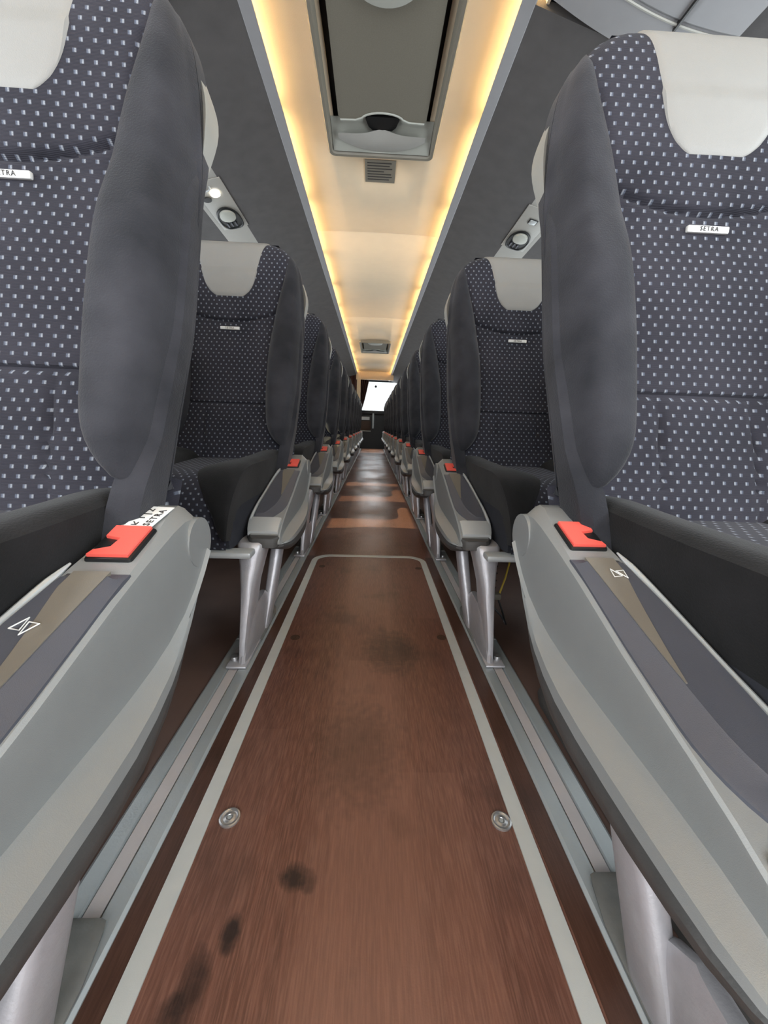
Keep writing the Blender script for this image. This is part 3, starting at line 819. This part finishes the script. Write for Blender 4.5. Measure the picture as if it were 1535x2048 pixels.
LIFT = {}
def build_seat(s):
    """prototype double seat; root at the floor between the two places. local x is measured from the root"""
    xr = .74
    root = empty('double_seat', (s * xr, 0, 0), 'seat', 'seat')
    def put(name, bm, mat, parent, x=0, y=0, z=0, mir=True, **k):
        if mir: mirror_bm(bm, s)
        return link(name, bm, mat, parent, loc=(s * x, y, z), **k)
    # aisle place: centre .505, window place: centre .985
    first = {}
    for pi, cx in enumerate((.506, .985)):
        if pi == 0:
            br = put('backrest', core_mesh(), M['core'], root, cx - xr)
            put('centre_panel', panel_mesh(), M['dots'], br)['label'] = 'dotted grey fabric centre of the backrest'
            put('bolster', bolster_mesh(-1), M['velour'], br); put('bolster', bolster_mesh(1), M['velour'], br)
            put('side_panel', side_panel(-1), M['velour'], br); put('side_panel', side_panel(1), M['velour'], br)
            put('head_pad', pad_mesh(), M['leather'], br)['label'] = 'pale leather head pad'
            put('rear_shell', shell_mesh(), M['shell'], br)
            pl = put('name_plate', bx(-.033, .033, -.0110, -.003, .909, .9195, bev=.0022), M['white'], br)
            pl['label'] = 'narrow silver name plate with raised lettering'
            text('plate_lettering', 'SETRA', .0088, M['ink'], br, Matrix.Translation((0, -.0116, .9142)) @ Matrix.Rotation(PI/2, 4, 'X'), 1.25)
            cu = put('cushion', cushion_mesh(), M['dots'], root, cx - xr)
            put('cushion_base', cushion_base_mesh(), M['core'], cu)
            put('cushion_bolster', cbolster_mesh(-1), M['velour_dark'], cu); put('cushion_bolster', cbolster_mesh(1), M['velour_dark'], cu)
            first = {'b': br, 'c': cu}
        else:
            for o in (first['b'], first['c']):
                c = o.copy(); COL.objects.link(c); c.parent = root; c.location = (s * (cx - xr), 0, 0)
                for ch in list(o.children):
                    g = ch.copy(); COL.objects.link(g); g.parent = c
    # frame under the cushions
    bm = bmesh.new()
    box(bm, .285 - xr, 1.22 - xr, -.588, -.545, .282, .298, bev=.005); 
    put('seat_frame', bm, M['silver_light'], root)
    bm = bmesh.new(); tube(bm, [(.29 - xr, -.22, .30), (1.22 - xr, -.22, .30)], .018, 10); tube(bm, [(.29 - xr, -.42, .29), (1.22 - xr, -.42, .29)], .016, 10)
    put('cross_tube', bm, M['black'], root)
    put('under_seat_box', bx(.42 - xr, .56 - xr, -.55, -.30, .245, .283, bev=.006), M['taupe'], root)
    # leg
    lg = put('leg', leg_mesh(), M['cast'], root, -xr, -.600)
    bm = bmesh.new(); box(bm, .300, .350, -.012, .12, 0.0065, .013, bev=.003)
    put('foot_plate', bm, M['cast'], lg)
    secs = []
    for y, h in ((.118, .011), (.20, .012), (.27, .012), (.315, .0115), (.325, .0105), (.328, .0095)):
        hw = .036 - max(0, y - .29) * .35
        secs.append([(.3325 - hw, y, .0085), (.3325 - hw, y, h - .001), (.3325 - hw * .8, y, h + .003), (.3325 + hw * .8, y, h + .003), (.3325 + hw, y, h - .001), (.3325 + hw, y, .0085)])
    put('rail_shoe', loft(bmesh.new(), secs), M['shoe'], lg)['label'] = 'dirty grey shoe closing the rail'
    put('bolt', disc(bmesh.new(), (.337, .018, .011), 'z', .009, .012, 12, True), M['chrome'], lg)
    wl = put('wall_leg', bx(1.16 - xr, 1.20 - xr, -.5, -.42, .0, .285, bev=.006), M['cast'], root)
    # armrest
    AR = {}
    a = put('armrest', armrest_body(), M['silver'], root, -xr, -.085, ang=32); AR['a'] = a
    put('rubber_bumper', armrest_bumper(), M['rubber'], a)
    put('arm_pad', pad_mesh_arm(), M['pad'], a, ang=18)['label'] = 'slate grey armrest pad'
    put('pale_rim', arm_top_lip(), M['silver_light'], a)
    # taupe wedge: reflection put into the colour between the pad's bevel and flat
    secs = []
    for i in range(17):
        f = .02 + .60 * i / 16; y = -.128 - .262 * f; z = sm(T_TOP, y); x3 = sm(T_XI, y) - .008
        x0 = .2385 + .013 + .018 * f ** 1.6 + .003; up = .006 + .006 * math.sin(PI * f); dip = .004 * math.sin(PI * f)
        x1 = x0 + (.034 if f < .1 else .034 * (1 - (f - .1) / .53)) + .001; xm = (x0 + x3) / 2
        g = lambda x: up - dip * min(1, (x - x0) / (xm - x0)) + .0007
        secs.append([(x0, y, z), (x0, y, z + g(x0)), ((x0 + x1) / 2, y, z + g((x0 + x1) / 2)), (x1, y, z + g(x1)), (x1, y, z)])
    put('pad_reflection', loft(bmesh.new(), secs), M['pad_sheen'], a)
    # nose lip in brighter silver
    bm = bmesh.new(); secs = []
    for y in (-.394, -.40, -.415, -.43, -.440):
        zt = sm(T_TOP, y); secs.append([(.240, y, zt - .006), (.241, y, zt + .0045), (.25, y, zt + .006), (sm(T_XI, y) - .006, y, zt + .006), (sm(T_XI, y) + .001, y, zt + .002), (sm(T_XI, y) + .001, y, zt - .006)])
    put('nose_cover', loft(bm, secs), M['silver_light'], a)
    bm = bmesh.new(); secs = []
    for y, g in ((-.400, 0), (-.425, .001), (-.448, .001), (-.460, -.002), (-.466, -.010)):
        xi = sm(T_XI, max(y, -.45)) + .002 + g; zc = .3085 + (y + .43) * .12
        secs.append([(.237 - g, y, zc - .012), (.236 - g, y, zc + .008), (.240 - g, y, zc + .0125), (xi - .004, y, zc + .0125), (xi, y, zc + .008), (xi, y, zc - .012)])
    put('nose_band', loft(bm, secs), M['rubber'], a)
    # buckle button
    sl = math.atan2(sm(T_TOP, -.06) - sm(T_TOP, -.11), .05)
    def tilt(bm, y0, z0):
        bmesh.ops.rotate(bm, verts=bm.verts, cent=(0, y0, z0), matrix=Matrix.Rotation(sl, 3, 'X')); return bm
    zt = sm(T_TOP, -.083)
    put('button_surround', tilt(bx(.248, .296, -.113, -.056, zt - .006, zt + .0045, bev=.003), -.083, zt), M['black'], a)
    bm = bmesh.new()   # L shaped red key
    pts = [(.2515, -.110), (.293, -.110), (.291, -.103), (.276, -.097), (.274, -.082), (.291, -.078), (.291, -.059), (.2515, -.059)]
    loft(bm, [[(x + (.0008 if k_ == 2 else 0) * (1 if x < .26 else -1), y, zt + h) for x, y in pts] for k_, h in enumerate((.0, .007, .0085))])
    put('red_button', tilt(bm, -.083, zt), M['red'], a, smooth=False)
    return root
def hourglass(s):
    bm = bmesh.new()
    c = [(-.008, -.007), (.008, -.011), (-.004, .010), (.010, .006), (-.008, -.007)]
    c = [(-.009, -.0095), (.007, -.0055), (-.007, .0055), (.009, .0095), (.0015, 0), (-.0015, 0), (-.009, -.0095)]
    t1 = [(-.010, -.004), (.001, -.004), (-.0045, .009), (-.010, -.004)]
    t2 = [(.000, .005), (.011, .005), (.0055, -.008), (.000, .005)]
    for tt in (t1, t2): tube(bm, [(x, y, 0) for x, y in tt], .0006, 5)
    return bm

protoR = build_seat(1); protoL = build_seat(-1)
def copy_tree(o, parent=None):
    c = o.copy(); COL.objects.link(c)
    if parent: c.parent = parent
    for ch in list(o.children): copy_tree(ch, c)
    return c
ORD = ['nearest', 'second', 'third', 'fourth', 'fifth', 'sixth', 'seventh', 'eighth', 'ninth', 'tenth', 'eleventh', 'twelfth']
seats = {}
for s, proto, base, pitch, n in ((1, protoR, .672, .805, 12), (-1, protoL, .627, .833, 11)):
    for k_ in range(n):
        o = copy_tree(proto) if k_ else None
        seats[(s, k_)] = o
    seats[(s, 0)] = proto
    for k_ in range(n):
        o = seats[(s, k_)]; o.location.y = base + pitch * k_
        o['group'] = 'double seats along the aisle'
        o['category'] = 'seat'
        side = place(s)
        if k_ == 0: o['label'] = ('nearest left double seat, black and dotted grey, with a sticker on its armrest' if s < 0 else 'nearest right double seat, pale head pad cut by the photo edge')
        elif k_ == n - 1: o['label'] = 'farthest double seat on the %s, beside the rear end of the aisle' % side
        else: o['label'] = '%s double seat from the camera on the %s side of the aisle' % (ORD[k_], side)
        dy = {(-1, 0): -.135, (1, 0): -.105}.get((s, k_), -.062)
        for ch in o.children:
            if ch.name.startswith('armrest'):
                ch.location.y = dy
# arrow emblem on the two nearest armrests, sticker on the left one
for s in (1, -1):
    a = [c for c in seats[(s, 0)].children if c.name.startswith('armrest')][0]
    bm = hourglass(s)
    p = on_top(.279 if s > 0 else .285, -.163 if s > 0 else -.198, .0098)
    em = link('arrow_emblem', bm, M['white'], a, loc=(s * p.x, p.y, p.z)); em.rotation_euler = (math.atan(.33), 0, s * .25)
a = [c for c in seats[(-1, 0)].children if c.name.startswith('armrest')][0]
p = on_top(.270, -.036, .0008)
st = link('sticker', bx(-.017, .017, -.027, .027, 0, .0006), M['white'], a, smooth=False, loc=(-p.x, p.y, p.z)); st.rotation_euler = (math.atan(.3), 0, -.12)
st['label'] = 'white sticker with black row number and lettering'
rotz = Matrix.Rotation(-.12, 4, 'Z') @ Matrix.Rotation(math.atan(.3), 4, 'X')
b0 = Matrix.Translation((-p.x, p.y, p.z + .0010)) @ rotz
text('sticker_numbers', '\u2199 1 | 2', .014, M['ink'], a, b0 @ Matrix.Translation((-.0075, -.0, 0)) @ Matrix.Rotation(PI/2, 4, 'Z'))
text('sticker_lettering', 'SETRA', .0115, M['ink'], a, b0 @ Matrix.Translation((.0085, .0, 0)) @ Matrix.Rotation(PI/2, 4, 'Z'), 1.2)

# ------------------------------------------------------------------ loose things on the floor
def foot_cover(s, y0, y1, x0, x1, label):
    bm = bmesh.new(); secs = []
    for f, k_ in ((0, .2), (.04, .7), (.12, .95), (.3, 1), (.7, 1), (.9, .98), (.97, .75), (1, .2)):
        y = y0 + (y1 - y0) * f; hw = (x1 - x0) / 2 * k_; cx = (x0 + x1) / 2; h = .035 * min(1, k_ + .1)
        secs.append([(s * cx + hw * math.cos(a), y, max(0, h * math.sin(a))) for a in [PI * j / 14 for j in range(15)]])
    loft(bm, secs); o = link('cable_duct', bm, M['rubber']); return tag(o, label, 'duct', 'grey domed ducts beside the rails')
foot_cover(-1, .10, .62, .385, .50, 'grey rounded duct cover on the floor under the nearest left armrest')
foot_cover(1, .22, .80, .385, .50, 'grey rounded duct cover on the floor under the nearest right armrest')

t = empty('hanging_cable', (.385, 1.13, 0), 'black coiled cable with a yellow wire hanging under the second right seat', 'cable')
bm = bmesh.new()
pts = [(.00 + .012 * math.cos(k_ * .9), .012 * math.sin(k_ * .9), .28 - k_ * .0034) for k_ in range(12, 60)]
tube(bm, pts, .0035, 6); link('coil', bm, M['black'], t)
bm = bmesh.new(); tube(bm, [(.05, 0, .235), (.045, -.01, .2), (.035, -.015, .15), (.02, -.02, .10)], .003, 6); link('yellow_wire', bm, M['yellow'], t)
bm = bmesh.new(); tube(bm, [(-.01, -.01, .10), (.0, -.02, .06), (.03, -.03, .03), (.045, -.035, .004), (.03, -.03, .05), (.015, -.02, .09)], .003, 6); link('loose_loop', bm, M['black'], t)
bm = bmesh.new(); box(bm, -.012, .022, -.035, -.01, .085, .105, bev=.004); link('connector', bm, M['taupe'], t)

o = link('window_sensor', disc(bmesh.new(), (0, 0, 0), 'y', .035, .03, 16), M['black'], loc=(.06, 12.31, 1.78)); tag(o, 'tiny dark dot high on the bright rear window', 'sensor')
